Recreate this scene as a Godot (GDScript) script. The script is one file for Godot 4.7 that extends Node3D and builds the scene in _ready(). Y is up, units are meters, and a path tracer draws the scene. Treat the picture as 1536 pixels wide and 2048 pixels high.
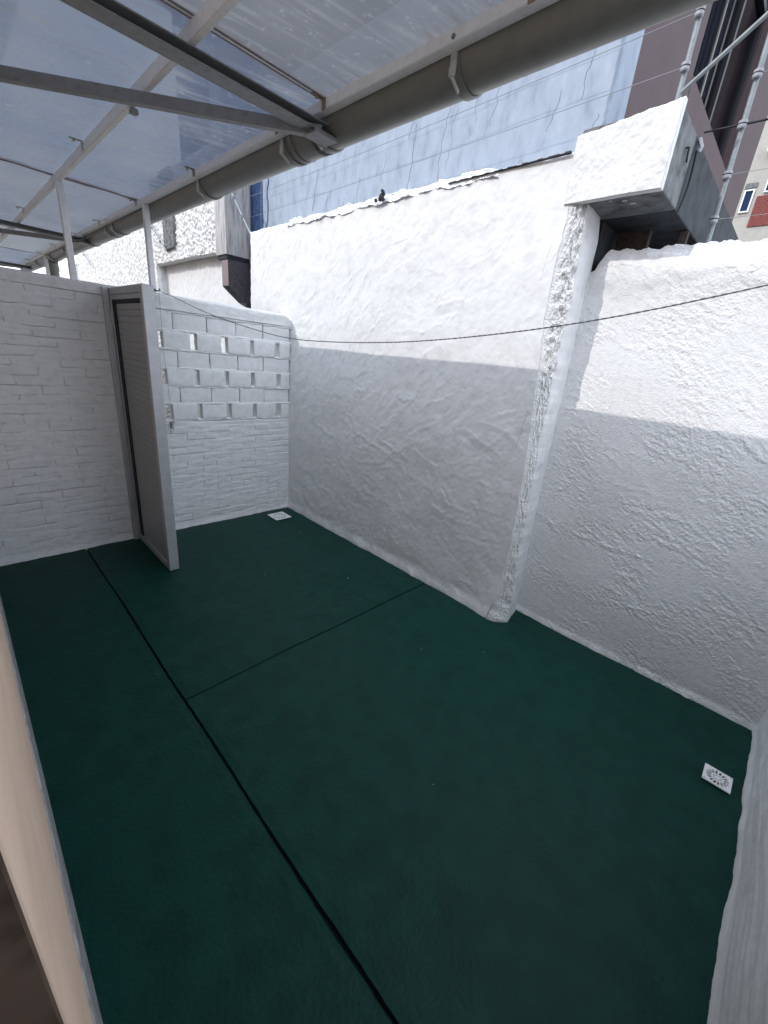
extends Node3D

# ---------------------------------------------------------------- helpers
var names := {}
var M := {}
var rng := RandomNumberGenerator.new()
var n_low := FastNoiseLite.new()
var n_mid := FastNoiseLite.new()
var n_fbm := FastNoiseLite.new()
var n_cell := FastNoiseLite.new()

func lin(r: float, g: float, b: float) -> Color:
	return Color(r, g, b).linear_to_srgb()

func numbered(called: String) -> String:
	if not names.has(called):
		names[called] = 0
		return called
	names[called] += 1
	return "%s_%03d" % [called, names[called]]

func tag(o: Node3D, label: String, category: String, group := "", kind := "") -> Node3D:
	o.set_meta("label", label)
	if category: o.set_meta("category", category)
	if group: o.set_meta("group", group)
	if kind: o.set_meta("kind", kind)
	return o

func thing(called: String, label: String, category: String, at := Vector3.ZERO, group := "", kind := "") -> Node3D:
	var o := Node3D.new()
	o.name = numbered(called)
	o.position = at
	add_child(o)
	return tag(o, label, category, group, kind)

func obj(called: String, mesh: Mesh, mat: Material, parent: Node3D, at := Vector3.ZERO) -> MeshInstance3D:
	var m := MeshInstance3D.new()
	m.name = numbered(called) if parent == self else called
	m.mesh = mesh
	m.material_override = mat
	m.position = at
	parent.add_child(m, true)
	return m

func begin() -> SurfaceTool:
	var st := SurfaceTool.new()
	st.begin(Mesh.PRIMITIVE_TRIANGLES)
	return st

func quad(st: SurfaceTool, a: Vector3, b: Vector3, c: Vector3, d: Vector3) -> void:   # counter-clockwise seen from outside
	var n := (c - a).cross(d - b).normalized()
	var w := (b - a).length()
	var h := (d - a).length()
	var uv := [Vector2(0, 0), Vector2(w, 0), Vector2(w, h), Vector2(0, h)]
	var p := [a, b, c, d]
	for i in [0, 2, 1, 0, 3, 2]:
		st.set_normal(n)
		st.set_uv(uv[i])
		st.add_vertex(p[i])

func tri(st: SurfaceTool, a: Vector3, b: Vector3, c: Vector3) -> void:
	var n := (b - a).cross(c - a).normalized()
	for p in [a, c, b]:
		st.set_normal(n)
		st.set_uv(Vector2.ZERO)
		st.add_vertex(p)

# box from lo to hi whose edges are bevelled by e, turned by t
func box(st: SurfaceTool, lo: Vector3, hi: Vector3, e := 0.002, t := Transform3D()) -> void:
	var c := (lo + hi) * 0.5
	var h := (hi - lo) * 0.5
	e = minf(e, minf(h.x, minf(h.y, h.z)) * 0.9)
	var ax := [Vector3.RIGHT, Vector3.UP, Vector3.BACK]
	var P := func(s: Vector3, k: int) -> Vector3:     # corner s, on the face of axis k
		var q := Vector3(s.x * (h.x - e), s.y * (h.y - e), s.z * (h.z - e))
		q[k] = s[k] * h[k]
		return t * (c + q)
	for k in 3:
		var u: Vector3 = ax[(k + 1) % 3]
		var v: Vector3 = ax[(k + 2) % 3]
		for sg in [-1.0, 1.0]:
			var n: Vector3 = ax[k] * sg
			var uu: Vector3 = u * sg
			quad(st, P.call(n - uu - v, k), P.call(n + uu - v, k), P.call(n + uu + v, k), P.call(n - uu + v, k))
	if e <= 0.0:
		return
	for k in 3:                                       # edges along axis k
		var i := (k + 1) % 3
		var j := (k + 2) % 3
		for si in [-1.0, 1.0]:
			for sj in [-1.0, 1.0]:
				var s: Vector3 = ax[i] * si + ax[j] * sj
				var a0: Vector3 = P.call(s - ax[k], i)
				var a1: Vector3 = P.call(s + ax[k], i)
				var b0: Vector3 = P.call(s - ax[k], j)
				var b1: Vector3 = P.call(s + ax[k], j)
				if si * sj > 0: quad(st, a0, b0, b1, a1)
				else: quad(st, a0, a1, b1, b0)
	for sx in [-1.0, 1.0]:
		for sy in [-1.0, 1.0]:
			for sz in [-1.0, 1.0]:
				var s := Vector3(sx, sy, sz)
				if sx * sy * sz > 0: tri(st, P.call(s, 0), P.call(s, 1), P.call(s, 2))
				else: tri(st, P.call(s, 0), P.call(s, 2), P.call(s, 1))

func box_mesh(lo: Vector3, hi: Vector3, e := 0.002) -> ArrayMesh:
	var st := begin()
	box(st, lo, hi, e)
	return st.commit()

# box between two points with a given width and height, the height upright
func beam(st: SurfaceTool, a: Vector3, b: Vector3, w: float, h: float, e := 0.002) -> void:
	var z := (b - a).normalized()
	var up := Vector3.UP if absf(z.y) < 0.9 else Vector3.RIGHT
	var x := up.cross(z).normalized()
	var y := z.cross(x)
	var l := (b - a).length()
	box(st, Vector3(-w / 2, -h / 2, 0), Vector3(w / 2, h / 2, l), e, Transform3D(Basis(x, y, z), a))

func tube(st: SurfaceTool, path: Array, r, sides := 8, caps := true) -> void:
	var n := path.size()
	var rings := []
	var last := Vector3.ZERO
	for i in n:
		var p: Vector3 = path[i]
		var d: Vector3 = (path[mini(i + 1, n - 1)] - path[maxi(i - 1, 0)]).normalized()
		var s := last - d * last.dot(d)
		if s.length() < 0.1:
			s = d.cross(Vector3.UP if absf(d.y) < 0.9 else Vector3.RIGHT)
		s = s.normalized()
		last = s
		var t := d.cross(s)
		var rr: float = r[i] if r is Array else r
		var ring := []
		for k in sides:
			var a := TAU * k / sides
			var nn := s * cos(a) + t * sin(a)
			ring.append([p + nn * rr, nn])
		rings.append(ring)
	for i in n - 1:
		for k in sides:
			var k2 := (k + 1) % sides
			var q := [rings[i][k], rings[i][k2], rings[i + 1][k2], rings[i + 1][k]]
			for m in [0, 2, 1, 0, 3, 2]:
				st.set_normal(q[m][1])
				st.set_uv(Vector2(float(k) / sides, i))
				st.add_vertex(q[m][0])
	if caps:
		for k in range(1, sides - 1):
			tri(st, rings[0][0][0], rings[0][k + 1][0], rings[0][k][0])
			tri(st, rings[n - 1][0][0], rings[n - 1][k][0], rings[n - 1][k + 1][0])

func tube_mesh(path: Array, r, sides := 8) -> ArrayMesh:
	var st := begin()
	tube(st, path, r, sides)
	return st.commit()

# a smooth sheet f(u, v); du x dv points outside. A skirt turns its rim back by «back».
func sheet(nu: int, nv: int, f: Callable, back := Vector3.ZERO) -> ArrayMesh:
	var rim := 1 if back != Vector3.ZERO else 0
	var w := nu + 1 + 2 * rim
	var h := nv + 1 + 2 * rim
	var pos := PackedVector3Array(); pos.resize(w * h)
	var nor := PackedVector3Array(); nor.resize(w * h)
	var uvs := PackedVector2Array(); uvs.resize(w * h)
	for j in h:
		var v := clampf(float(j - rim) / nv, 0, 1)
		for i in w:
			var u := clampf(float(i - rim) / nu, 0, 1)
			var p: Vector3 = f.call(u, v)
			if rim and (i == 0 or j == 0 or i == w - 1 or j == h - 1):
				p += back
			pos[j * w + i] = p
			uvs[j * w + i] = Vector2(u, v)
	for j in h:
		for i in w:
			var a := pos[j * w + mini(i + 1, w - 1)] - pos[j * w + maxi(i - 1, 0)]
			var b := pos[mini(j + 1, h - 1) * w + i] - pos[maxi(j - 1, 0) * w + i]
			nor[j * w + i] = a.cross(b).normalized()
	var idx := PackedInt32Array(); idx.resize((w - 1) * (h - 1) * 6)
	var k := 0
	for j in h - 1:
		for i in w - 1:
			var a := j * w + i
			for m in [a, a + w + 1, a + 1, a, a + w, a + w + 1]:
				idx[k] = m
				k += 1
	var arr := []
	arr.resize(Mesh.ARRAY_MAX)
	arr[Mesh.ARRAY_VERTEX] = pos
	arr[Mesh.ARRAY_NORMAL] = nor
	arr[Mesh.ARRAY_TEX_UV] = uvs
	arr[Mesh.ARRAY_INDEX] = idx
	var m := ArrayMesh.new()
	m.add_surface_from_arrays(Mesh.PRIMITIVE_TRIANGLES, arr)
	return m

# polygon in the xy plane pulled out along z, then placed by t (counter-clockwise outline)
func prism(st: SurfaceTool, poly: PackedVector2Array, z0: float, z1: float, t := Transform3D()) -> void:
	var tris := Geometry2D.triangulate_polygon(poly)
	for i in range(0, tris.size(), 3):
		var a := poly[tris[i]]
		var b := poly[tris[i + 1]]
		var c := poly[tris[i + 2]]
		if (b - a).cross(c - a) < 0:
			var s := b; b = c; c = s
		tri(st, t * Vector3(a.x, a.y, z1), t * Vector3(b.x, b.y, z1), t * Vector3(c.x, c.y, z1))
		tri(st, t * Vector3(a.x, a.y, z0), t * Vector3(c.x, c.y, z0), t * Vector3(b.x, b.y, z0))
	for i in poly.size():
		var p := poly[i]
		var q := poly[(i + 1) % poly.size()]
		quad(st, t * Vector3(p.x, p.y, z0), t * Vector3(q.x, q.y, z0), t * Vector3(q.x, q.y, z1), t * Vector3(p.x, p.y, z1))

func table(t: Array, y: float) -> float:              # [[y, value], ...] from high y to low y
	if y >= t[0][0]: return t[0][1]
	for i in t.size() - 1:
		if y >= t[i + 1][0]:
			return lerpf(t[i + 1][1], t[i][1], (y - t[i + 1][0]) / (t[i][0] - t[i + 1][0]))
	return t[-1][1]

# ---------------------------------------------------------------- textures and materials
func noise_tex(freq: float, octaves: int, ramp := [], size := 512, type := FastNoiseLite.TYPE_SIMPLEX_SMOOTH, s := 1) -> NoiseTexture2D:
	var n := FastNoiseLite.new()
	n.noise_type = type
	n.frequency = freq
	n.fractal_octaves = octaves
	n.seed = s
	var t := NoiseTexture2D.new()
	t.width = size
	t.height = size
	t.seamless = true
	t.noise = n
	if ramp.size():
		var g := Gradient.new()
		var off := PackedFloat32Array()
		var col := PackedColorArray()
		for r in ramp:
			off.append(r[0])
			col.append(r[1])
		g.offsets = off
		g.colors = col
		t.color_ramp = g
	return t

func pmat(name_: String, color: Color, rough := 0.8, metal := 0.0) -> StandardMaterial3D:
	var m := StandardMaterial3D.new()
	m.resource_name = name_
	m.albedo_color = color
	m.roughness = rough
	m.metallic = metal
	return m

func textured(m: StandardMaterial3D, albedo: Texture2D, per_metre: float, bump: Texture2D = null, bump_cm := 0.2) -> StandardMaterial3D:
	if albedo: m.albedo_texture = albedo
	m.uv1_triplanar = true
	m.uv1_world_triplanar = true
	m.uv1_triplanar_sharpness = 4.0
	m.uv1_scale = Vector3.ONE * per_metre
	if bump:
		m.heightmap_enabled = true
		m.heightmap_texture = bump
		m.heightmap_scale = bump_cm
	return m

func grey(v: float) -> Color:
	return Color(v, v, v)

func sheet_dirt(s: int, warm: float, low: Color, high: Color) -> ImageTexture:
	# weathered polycarbonate: milky film, pale streaks that run down the sheet (along u), rust wept from the screws at the seam
	var w := 512
	var im := Image.create(w, w, false, Image.FORMAT_RGBA8)
	var a := FastNoiseLite.new(); a.seed = s; a.frequency = 1.0; a.fractal_octaves = 4
	var b := FastNoiseLite.new(); b.seed = s + 7; b.frequency = 1.0; b.fractal_octaves = 3
	for y in w:
		for x in w:
			var u := float(x) / w
			var v := float(y) / w
			var streak := clampf(a.get_noise_2d(u * 3.0 + v * 2.0, v * 38.0 - u * 6.0) * 1.7 - 0.05, 0, 1)
			var cloud := b.get_noise_2d(u * 2.2, v * 3.0) * 0.5 + 0.5
			var spots := clampf(b.get_noise_2d(u * 26.0, v * 40.0) * 3.0 - 1.15, 0, 1)
			var edge := minf(v, 1.0 - v)
			var rust := clampf(1.0 - edge / 0.032, 0, 1) * clampf(a.get_noise_2d(u * 5.0, v * 2.0) * 2.0 + 0.55, 0, 1) * warm
			rust = maxf(rust, clampf(1.0 - (1.0 - u) / 0.10, 0, 1) * clampf(a.get_noise_2d(u * 4.0 + 9.0, v * 60.0) * 2.2 - 0.1, 0, 1) * 0.6 * warm)
			var c := low.lerp(high, clampf((cloud - 0.5) * 1.2 + 0.22 + streak * 0.8, 0, 1))
			c = c.lerp(Color(0.66, 0.67, 0.69), spots * 0.45)
			c = c.lerp(Color(0.46, 0.33, 0.30), rust * 0.75)
			c.a = clampf(0.945 + cloud * 0.03 + streak * 0.05 + rust * 0.2 + spots * 0.05, 0, 1)
			im.set_pixel(x, y, c)
	return ImageTexture.create_from_image(im)

func make_materials() -> void:
	var mottle := noise_tex(0.012, 5, [[0.0, grey(0.93)], [0.45, grey(0.985)], [1.0, grey(1.0)]], 1024)
	var fine := noise_tex(0.05, 4, [], 512, FastNoiseLite.TYPE_SIMPLEX_SMOOTH, 5)
	var gritty := noise_tex(0.09, 3, [], 512, FastNoiseLite.TYPE_SIMPLEX_SMOOTH, 9)
	var lumps := noise_tex(0.03, 3, [], 512, FastNoiseLite.TYPE_CELLULAR, 3)
	var dirty := noise_tex(0.01, 5, [[0.0, grey(0.55)], [0.4, grey(0.86)], [0.7, grey(0.97)], [1.0, grey(1.0)]], 1024, FastNoiseLite.TYPE_SIMPLEX_SMOOTH, 21)
	M.white = textured(pmat("white_wall_paint", lin(0.80, 0.80, 0.80), 0.75), mottle, 0.7, fine, 0.12)
	M.rough = textured(pmat("white_rough_plaster", lin(0.80, 0.80, 0.80), 0.8), mottle, 2.3, gritty, 0.16)
	M.brick = textured(pmat("white_painted_brick", lin(0.77, 0.775, 0.775), 0.7), mottle, 0.9, fine, 0.12)
	M.cast = textured(pmat("white_roughcast", lin(0.82, 0.82, 0.81), 0.85), mottle, 0.6, lumps, 1.0)
	M.chip = textured(pmat("chipped_plaster", lin(0.78, 0.78, 0.77), 0.9), mottle, 1.6, gritty, 0.4)
	M.beam = textured(pmat("painted_concrete", lin(0.80, 0.80, 0.80), 0.8), mottle, 0.8, gritty, 0.18)
	M.concrete = textured(pmat("bare_grey_concrete", lin(0.20, 0.205, 0.205), 0.9), dirty, 0.9, gritty, 0.15)
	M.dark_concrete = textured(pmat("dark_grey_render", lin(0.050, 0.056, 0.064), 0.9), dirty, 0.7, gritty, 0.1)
	M.endwall = textured(pmat("trowelled_white_wall", lin(0.84, 0.84, 0.84), 0.7), mottle, 0.5, fine, 0.1)
	var streaks := noise_tex(0.008, 5, [[0.0, lin(0.74, 0.52, 0.38)], [0.45, lin(0.79, 0.575, 0.425)], [0.6, lin(0.80, 0.59, 0.44)], [1.0, lin(0.83, 0.63, 0.48)]], 512, FastNoiseLite.TYPE_SIMPLEX_SMOOTH, 4)
	M.beige = textured(pmat("beige_house_paint", Color.WHITE, 0.8), streaks, 1.0, fine, 0.05)
	M.beige.uv1_scale = Vector3(0.5, 1.1, 0.5)
	M.skirting = textured(pmat("grey_cement_skirting", lin(0.42, 0.43, 0.43), 0.85), dirty, 1.4, gritty, 0.1)
	M.jamb = textured(pmat("brown_door_lining", lin(0.13, 0.085, 0.06), 0.6), dirty, 1.0)
	var floor_tone := noise_tex(0.006, 5, [[0.0, lin(0.0022, 0.030, 0.0225)], [0.5, lin(0.0030, 0.038, 0.0285)], [1.0, lin(0.0048, 0.046, 0.0355)]], 1024, FastNoiseLite.TYPE_SIMPLEX_SMOOTH, 31)
	M.floor = textured(pmat("dark_green_floor_paint", Color.WHITE, 0.48), floor_tone, 1.1, gritty, 0.16)
	M.floor.metallic_specular = 0.27
	M.joint = pmat("dark_joint", lin(0.004, 0.008, 0.008), 0.9)
	M.ground = textured(pmat("grey_ground", lin(0.22, 0.21, 0.20), 0.95), dirty, 0.05)
	M.alu = textured(pmat("satin_aluminium", lin(0.50, 0.51, 0.53), 0.42, 0.35), noise_tex(0.02, 4, [[0.0, grey(0.93)], [1.0, grey(1.0)]], 256), 2.0)
	M.slat = pmat("grey_aluminium_slat", lin(0.34, 0.35, 0.35), 0.5, 0.2)
	M.gasket = pmat("black_gasket", lin(0.006, 0.007, 0.012), 0.7)
	var weather := noise_tex(0.02, 5, [[0.0, grey(0.80)], [0.35, grey(0.95)], [1.0, grey(1.0)]], 512, FastNoiseLite.TYPE_SIMPLEX_SMOOTH, 12)
	M.steel = textured(pmat("weathered_white_steel", lin(0.90, 0.905, 0.91), 0.45), mottle, 2.2)
	M.galv = textured(pmat("dull_grey_steel", lin(0.31, 0.315, 0.32), 0.5, 0.2), weather, 3.0)
	M.gutter = textured(pmat("grey_gutter", lin(0.235, 0.24, 0.222), 0.38), mottle, 1.2)
	M.bracket = textured(pmat("weathered_bracket", lin(0.58, 0.58, 0.54), 0.5), weather, 4.0)
	M.rusty = textured(pmat("rusty_bracket", lin(0.38, 0.27, 0.22), 0.8), weather, 5.0)
	M.black = pmat("black_rubber", lin(0.010, 0.010, 0.012), 0.6)
	M.rope = textured(pmat("grey_braided_rope", lin(0.44, 0.435, 0.44), 0.9), noise_tex(0.09, 2, [[0.0, grey(0.35)], [0.5, grey(0.9)], [1.0, grey(1.0)]], 128), 22.0)
	M.cord = pmat("thin_white_cord", lin(0.45, 0.45, 0.45), 0.9)
	M.brass = pmat("dark_old_metal", lin(0.16, 0.15, 0.13), 0.5, 0.6)
	M.plastic = pmat("white_plastic", lin(0.80, 0.80, 0.79), 0.35)
	M.zinc = textured(pmat("zinc_duct", lin(0.50, 0.48, 0.47), 0.5, 0.3), noise_tex(0.012, 4, [[0.0, grey(0.66)], [0.5, grey(0.92)], [1.0, grey(1.0)]], 512, FastNoiseLite.TYPE_SIMPLEX_SMOOTH, 6), 0.9)
	M.zinc.uv1_scale = Vector3(4.0, 0.5, 4.0)
	M.soot = textured(pmat("sooty_hood", lin(0.07, 0.06, 0.07), 0.5), dirty, 2.0, gritty, 0.1)
	M.hood = pmat("brown_hood_side", lin(0.22, 0.16, 0.16), 0.5)
	var bluegrey := noise_tex(0.012, 5, [[0.0, lin(0.23, 0.27, 0.33)], [0.25, lin(0.295, 0.34, 0.415)], [0.42, lin(0.32, 0.37, 0.445)], [0.75, lin(0.34, 0.395, 0.47)], [1.0, lin(0.38, 0.435, 0.505)]], 1024, FastNoiseLite.TYPE_SIMPLEX_SMOOTH, 17)
	M.bluewall = textured(pmat("pale_blue_weathered_wall", Color.WHITE, 0.8), bluegrey, 1.0, fine, 0.25)
	M.bluewall.uv1_scale = Vector3(0.75, 0.34, 0.75)
	M.blue = textured(pmat("blue_painted_strip", lin(0.06, 0.12, 0.27), 0.7), dirty, 1.5)
	M.crack = pmat("dark_crack_filler", lin(0.19, 0.215, 0.27), 0.9)
	M.bitumen = pmat("black_bitumen", lin(0.02, 0.02, 0.024), 0.7)
	M.foil = pmat("silver_membrane", lin(0.72, 0.74, 0.78), 0.35, 0.35)
	M.brown = textured(pmat("mauve_brown_render", lin(0.105, 0.072, 0.075), 0.85), mottle, 0.25)
	M.glass = pmat("dark_window_glass", Color(0.02, 0.035, 0.08, 0.2), 0.06)
	M.glass.metallic_specular = 0.06
	M.glass.transparency = BaseMaterial3D.TRANSPARENCY_ALPHA
	M.solid_glass = pmat("dark_blue_glass", lin(0.02, 0.036, 0.085), 0.1)
	M.solid_glass.metallic_specular = 0.12
	M.frame_dark = pmat("dark_brown_frame", lin(0.012, 0.010, 0.013), 0.5)
	M.blind = pmat("cream_blind", lin(0.80, 0.78, 0.66), 0.8)
	M.curtain = pmat("dark_blue_curtain", lin(0.020, 0.032, 0.070), 0.8)
	M.curtain.metallic_specular = 0.1
	M.cream = textured(pmat("cream_render", lin(0.40, 0.375, 0.335), 0.85), mottle, 0.2)
	var courses := Image.create(64, 64, false, Image.FORMAT_RGB8)
	for y in 64:
		for x in 64:
			var row := y / 8
			var joint := y % 8 == 0 or (x + (row % 2) * 8) % 16 == 0
			courses.set_pixel(x, y, lin(0.22, 0.12, 0.10) if joint else lin(0.17 + 0.04 * sin(row * 7.0 + floor((x + (row % 2) * 8) / 16.0) * 3.0), 0.035, 0.030))
	M.redbrick = textured(pmat("red_facing_brick", Color.WHITE, 0.9), ImageTexture.create_from_image(courses), 1.6)
	M.white_frame = pmat("white_window_frame", lin(0.78, 0.78, 0.78), 0.5)
	M.wood = textured(pmat("old_brown_board", lin(0.055, 0.035, 0.028), 0.85), dirty, 3.0)
	M.wire = pmat("galvanised_wire", lin(0.26, 0.265, 0.28), 0.5, 0.3)
	M.post = textured(pmat("galvanised_fence_post", lin(0.26, 0.29, 0.30), 0.5, 0.2), weather, 4.0)
	M.insulator = pmat("grey_insulator", lin(0.30, 0.31, 0.34), 0.4)
	for i in 3:
		var s := pmat("frosted_roof_sheet", Color.WHITE, 0.5)
		s.albedo_texture = sheet_dirt(40 + i * 13, [1.0, 0.8, 0.5][i], [Color(0.43, 0.44, 0.455), Color(0.335, 0.375, 0.44), Color(0.36, 0.385, 0.43)][i], [Color(0.52, 0.525, 0.53), Color(0.50, 0.51, 0.53), Color(0.51, 0.515, 0.53)][i])
		s.transparency = BaseMaterial3D.TRANSPARENCY_ALPHA
		s.backlight_enabled = true
		s.backlight = Color(1, 1, 1)
		M["roof%d" % i] = s

# ---------------------------------------------------------------- scene
func _ready() -> void:
	var cam := Camera3D.new()
	cam.name = "camera"
	cam.transform = Transform3D(Basis(Vector3(0.70356, 0.09546, 0.7042), Vector3(0.18712, 0.93108, -0.31316), Vector3(-0.68556, 0.3521, 0.63721)), Vector3(-2.23846, 1.55, 3.45259))
	cam.fov = 102.845
	cam.near = 0.01
	cam.far = 600.0
	add_child(cam)
	var env := Environment.new()
	var sky := ProceduralSkyMaterial.new()
	sky.sky_top_color = Color(0.815, 0.855, 0.92)
	sky.sky_horizon_color = Color(0.90, 0.92, 0.95)
	sky.sky_curve = 0.12
	sky.ground_bottom_color = Color(0.42, 0.40, 0.38)
	sky.ground_horizon_color = Color(0.66, 0.68, 0.70)
	sky.sky_energy_multiplier = 2.12
	env.background_mode = Environment.BG_SKY
	env.sky = Sky.new()
	env.sky.sky_material = sky
	env.tonemap_mode = Environment.TONE_MAPPER_LINEAR
	env.tonemap_exposure = 0.55
	env.sdfgi_enabled = true
	env.ssao_enabled = true
	env.ssil_enabled = true
	var we := WorldEnvironment.new()
	we.name = "environment"
	we.environment = env
	add_child(we)
	var sun := DirectionalLight3D.new()
	sun.name = "sun"
	sun.light_energy = 1.15
	sun.light_color = Color(1.0, 0.985, 0.965)
	sun.light_angular_distance = 0.5
	sun.shadow_enabled = true
	add_child(sun)
	sun.look_at_from_position(Vector3.ZERO, Vector3(1.0, -0.80, 0.48), Vector3.UP)

	rng.seed = 11
	n_low.seed = 3; n_low.frequency = 1.0; n_low.noise_type = FastNoiseLite.TYPE_SIMPLEX_SMOOTH; n_low.fractal_octaves = 2
	n_mid.seed = 8; n_mid.frequency = 1.0; n_mid.noise_type = FastNoiseLite.TYPE_SIMPLEX_SMOOTH; n_mid.fractal_octaves = 3
	n_fbm.seed = 15; n_fbm.frequency = 1.0; n_fbm.noise_type = FastNoiseLite.TYPE_SIMPLEX_SMOOTH; n_fbm.fractal_octaves = 5
	n_cell.seed = 5; n_cell.frequency = 1.0; n_cell.noise_type = FastNoiseLite.TYPE_CELLULAR; n_cell.fractal_type = FastNoiseLite.FRACTAL_NONE
	make_materials()

	build_floor()
	build_smooth_wall()
	build_rough_wall()
	build_back_wall()
	build_end_wall()
	build_house()
	build_canopy()
	build_neighbours()
	build_gutter()
	build_door()
	build_lines()
	build_drains()
	build_fence()

# relief left by a trowel: each pass flattens a patch and leaves a raised lip along its far edge
class Strokes:
	var w: int
	var h: int
	var cell: float
	var x0: float
	var y0: float
	var d := PackedFloat32Array()
	func _init(ax: float, ay: float, bx: float, by: float, size: float) -> void:
		cell = size
		x0 = ax
		y0 = ay
		w = int((bx - ax) / size) + 2
		h = int((by - ay) / size) + 2
		d.resize(w * h)
	func lay(r: RandomNumberGenerator, n: int, lean: Callable, l0: float, l1: float, w0: float, w1: float, lift: float, lip: float) -> void:
		for k in n:
			var cx := r.randf() * w * cell
			var cy := r.randf() * h * cell
			var a: float = lean.call(cx + x0, cy + y0) + r.randfn(0.0, 0.35)
			var L := r.randf_range(l0, l1) * 0.5
			var W := r.randf_range(w0, w1) * 0.5
			var bend := r.randf_range(-1.2, 1.2)
			var tilt := r.randf_range(-1.0, 1.0) * lift
			var up := r.randf_range(0.2, 1.0) * lip
			var side := 1.0 if r.randf() < 0.5 else -1.0
			var ca := cos(a)
			var sa := sin(a)
			var reach := L + W
			var wob := r.randf() * 9.0
			for j in range(maxi(0, int((cy - reach) / cell)), mini(h, int((cy + reach) / cell) + 1)):
				for i in range(maxi(0, int((cx - reach) / cell)), mini(w, int((cx + reach) / cell) + 1)):
					var px := i * cell - cx
					var py := j * cell - cy
					var u := (px * ca + py * sa) / L
					if absf(u) > 1.0: continue
					var v := (-px * sa + py * ca - bend * L * 0.25 * u * u) / W * side + 0.12 * sin(u * 7.0 + wob) + 0.06 * sin(u * 19.0 + wob)
					if absf(v) > 1.0: continue
					var m := (1.0 - pow(absf(u), 6.0)) * (1.0 - smoothstep(0.55, 1.0, -v))
					var at := j * w + i
					var flat := d[at] * 0.45 + tilt * v
					d[at] = lerpf(d[at], flat, m * 0.8)
					if v > 0.72: d[at] += up * m * (1.0 - absf(v - 0.86) / 0.14) * (0.6 + 0.4 * sin(u * 11.0 + wob * 3.0))
	func at(x: float, y: float) -> float:
		var fx := clampf((x - x0) / cell, 0, w - 1.001)
		var fy := clampf((y - y0) / cell, 0, h - 1.001)
		var i := int(fx)
		var j := int(fy)
		fx -= i
		fy -= j
		return lerpf(lerpf(d[j * w + i], d[j * w + i + 1], fx), lerpf(d[(j + 1) * w + i], d[(j + 1) * w + i + 1], fx), fy)

func build_floor() -> void:
	var g := obj("ground", box_mesh(Vector3(-250, -0.5, -250), Vector3(250, -0.26, 250), 0), M.ground, self)
	g.set_meta("kind", "structure")
	var t := thing("floor", "dark green painted concrete floor cut into slabs by narrow joints", "", Vector3.ZERO, "", "structure")
	obj("joint_bed", box_mesh(Vector3(-2.46, -0.2, -6.5), Vector3(0.6, -0.022, 4.05), 0), M.joint, t)
	var joint := func(z: float) -> float: return -1.7597 + 0.008 * n_low.get_noise_1d(z * 0.7)
	var h := func(x: float, z: float, dj: float) -> float:
		var lip := exp(-pow((dj - 0.035 - 0.012 * n_low.get_noise_2d(z * 2.0, x)) / 0.012, 2.0)) * 0.0022
		return n_low.get_noise_2d(x * 1.3, z * 1.3) * 0.003 + n_fbm.get_noise_2d(x * 14.0, z * 14.0) * 0.0008 + lip * (0.5 + n_mid.get_noise_2d(z * 9.0, x * 9.0))
	var edge := func(d: float, s: float) -> float: return 0.0052 + 0.0018 * n_mid.get_noise_2d(s * 16.0, d) + 0.0015 * n_mid.get_noise_2d(s * 60.0, d)
	var left := func(u: float, v: float) -> Vector3:
		var z := lerpf(-0.02, 4.0, u)
		var x1: float = joint.call(z) - edge.call(1.0, z)
		var x := lerpf(-2.44, x1, pow(v, 0.6))
		return Vector3(x, h.call(x, z, x1 - x), z)
	obj("slab", sheet(220, 60, left, Vector3(0, -0.025, 0)), M.floor, t)
	var jz := 1.8823
	var far := func(u: float, v: float) -> Vector3:
		var x0: float = joint.call(lerpf(-0.02, jz, u)) + 0.005
		var x := lerpf(x0, 0.1, pow(v, 1.4))
		var z1: float = jz + 0.004 * n_low.get_noise_1d(x * 2.0) - edge.call(4.0, x) * 0.95
		var z := lerpf(-0.02, z1, pow(u, 0.7))
		x += edge.call(2.0, z) - 0.005
		return Vector3(x, h.call(x, z, x - x0), z)
	obj("slab", sheet(120, 120, far, Vector3(0, -0.025, 0)), M.floor, t)
	var near := func(u: float, v: float) -> Vector3:
		var x0: float = joint.call(lerpf(jz, 4.0, u)) + 0.005
		var x := lerpf(x0, 0.42, pow(v, 1.4))
		var z0: float = jz + 0.004 * n_low.get_noise_1d(x * 2.0) + edge.call(5.0, x) * 0.95
		var z := lerpf(z0, 4.0, pow(u, 1.3))
		x += edge.call(3.0, z) - 0.005
		return Vector3(x, h.call(x, z, x - x0), z)
	obj("slab", sheet(140, 140, near, Vector3(0, -0.025, 0)), M.floor, t)
	for q in [[-0.443, 1.49, 0.006], [-0.27, 0.614, 0.004], [-0.62, 2.35, 0.003], [-1.2, 2.9, 0.0025], [-0.9, 1.1, 0.003], [-0.35, 2.6, 0.003]]:
		var fl := begin()
		tube(fl, [Vector3(q[0], 0.0025, q[1]), Vector3(q[0], 0.0045, q[1])], q[2] * 0.5, 7)
		obj("paint_fleck", fl.commit(), M.plastic, t)
	obj("slab", box_mesh(Vector3(-2.44, -0.1, -6.4), Vector3(0.3, -0.004, -0.13), 0.003), M.floor, t)

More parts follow.
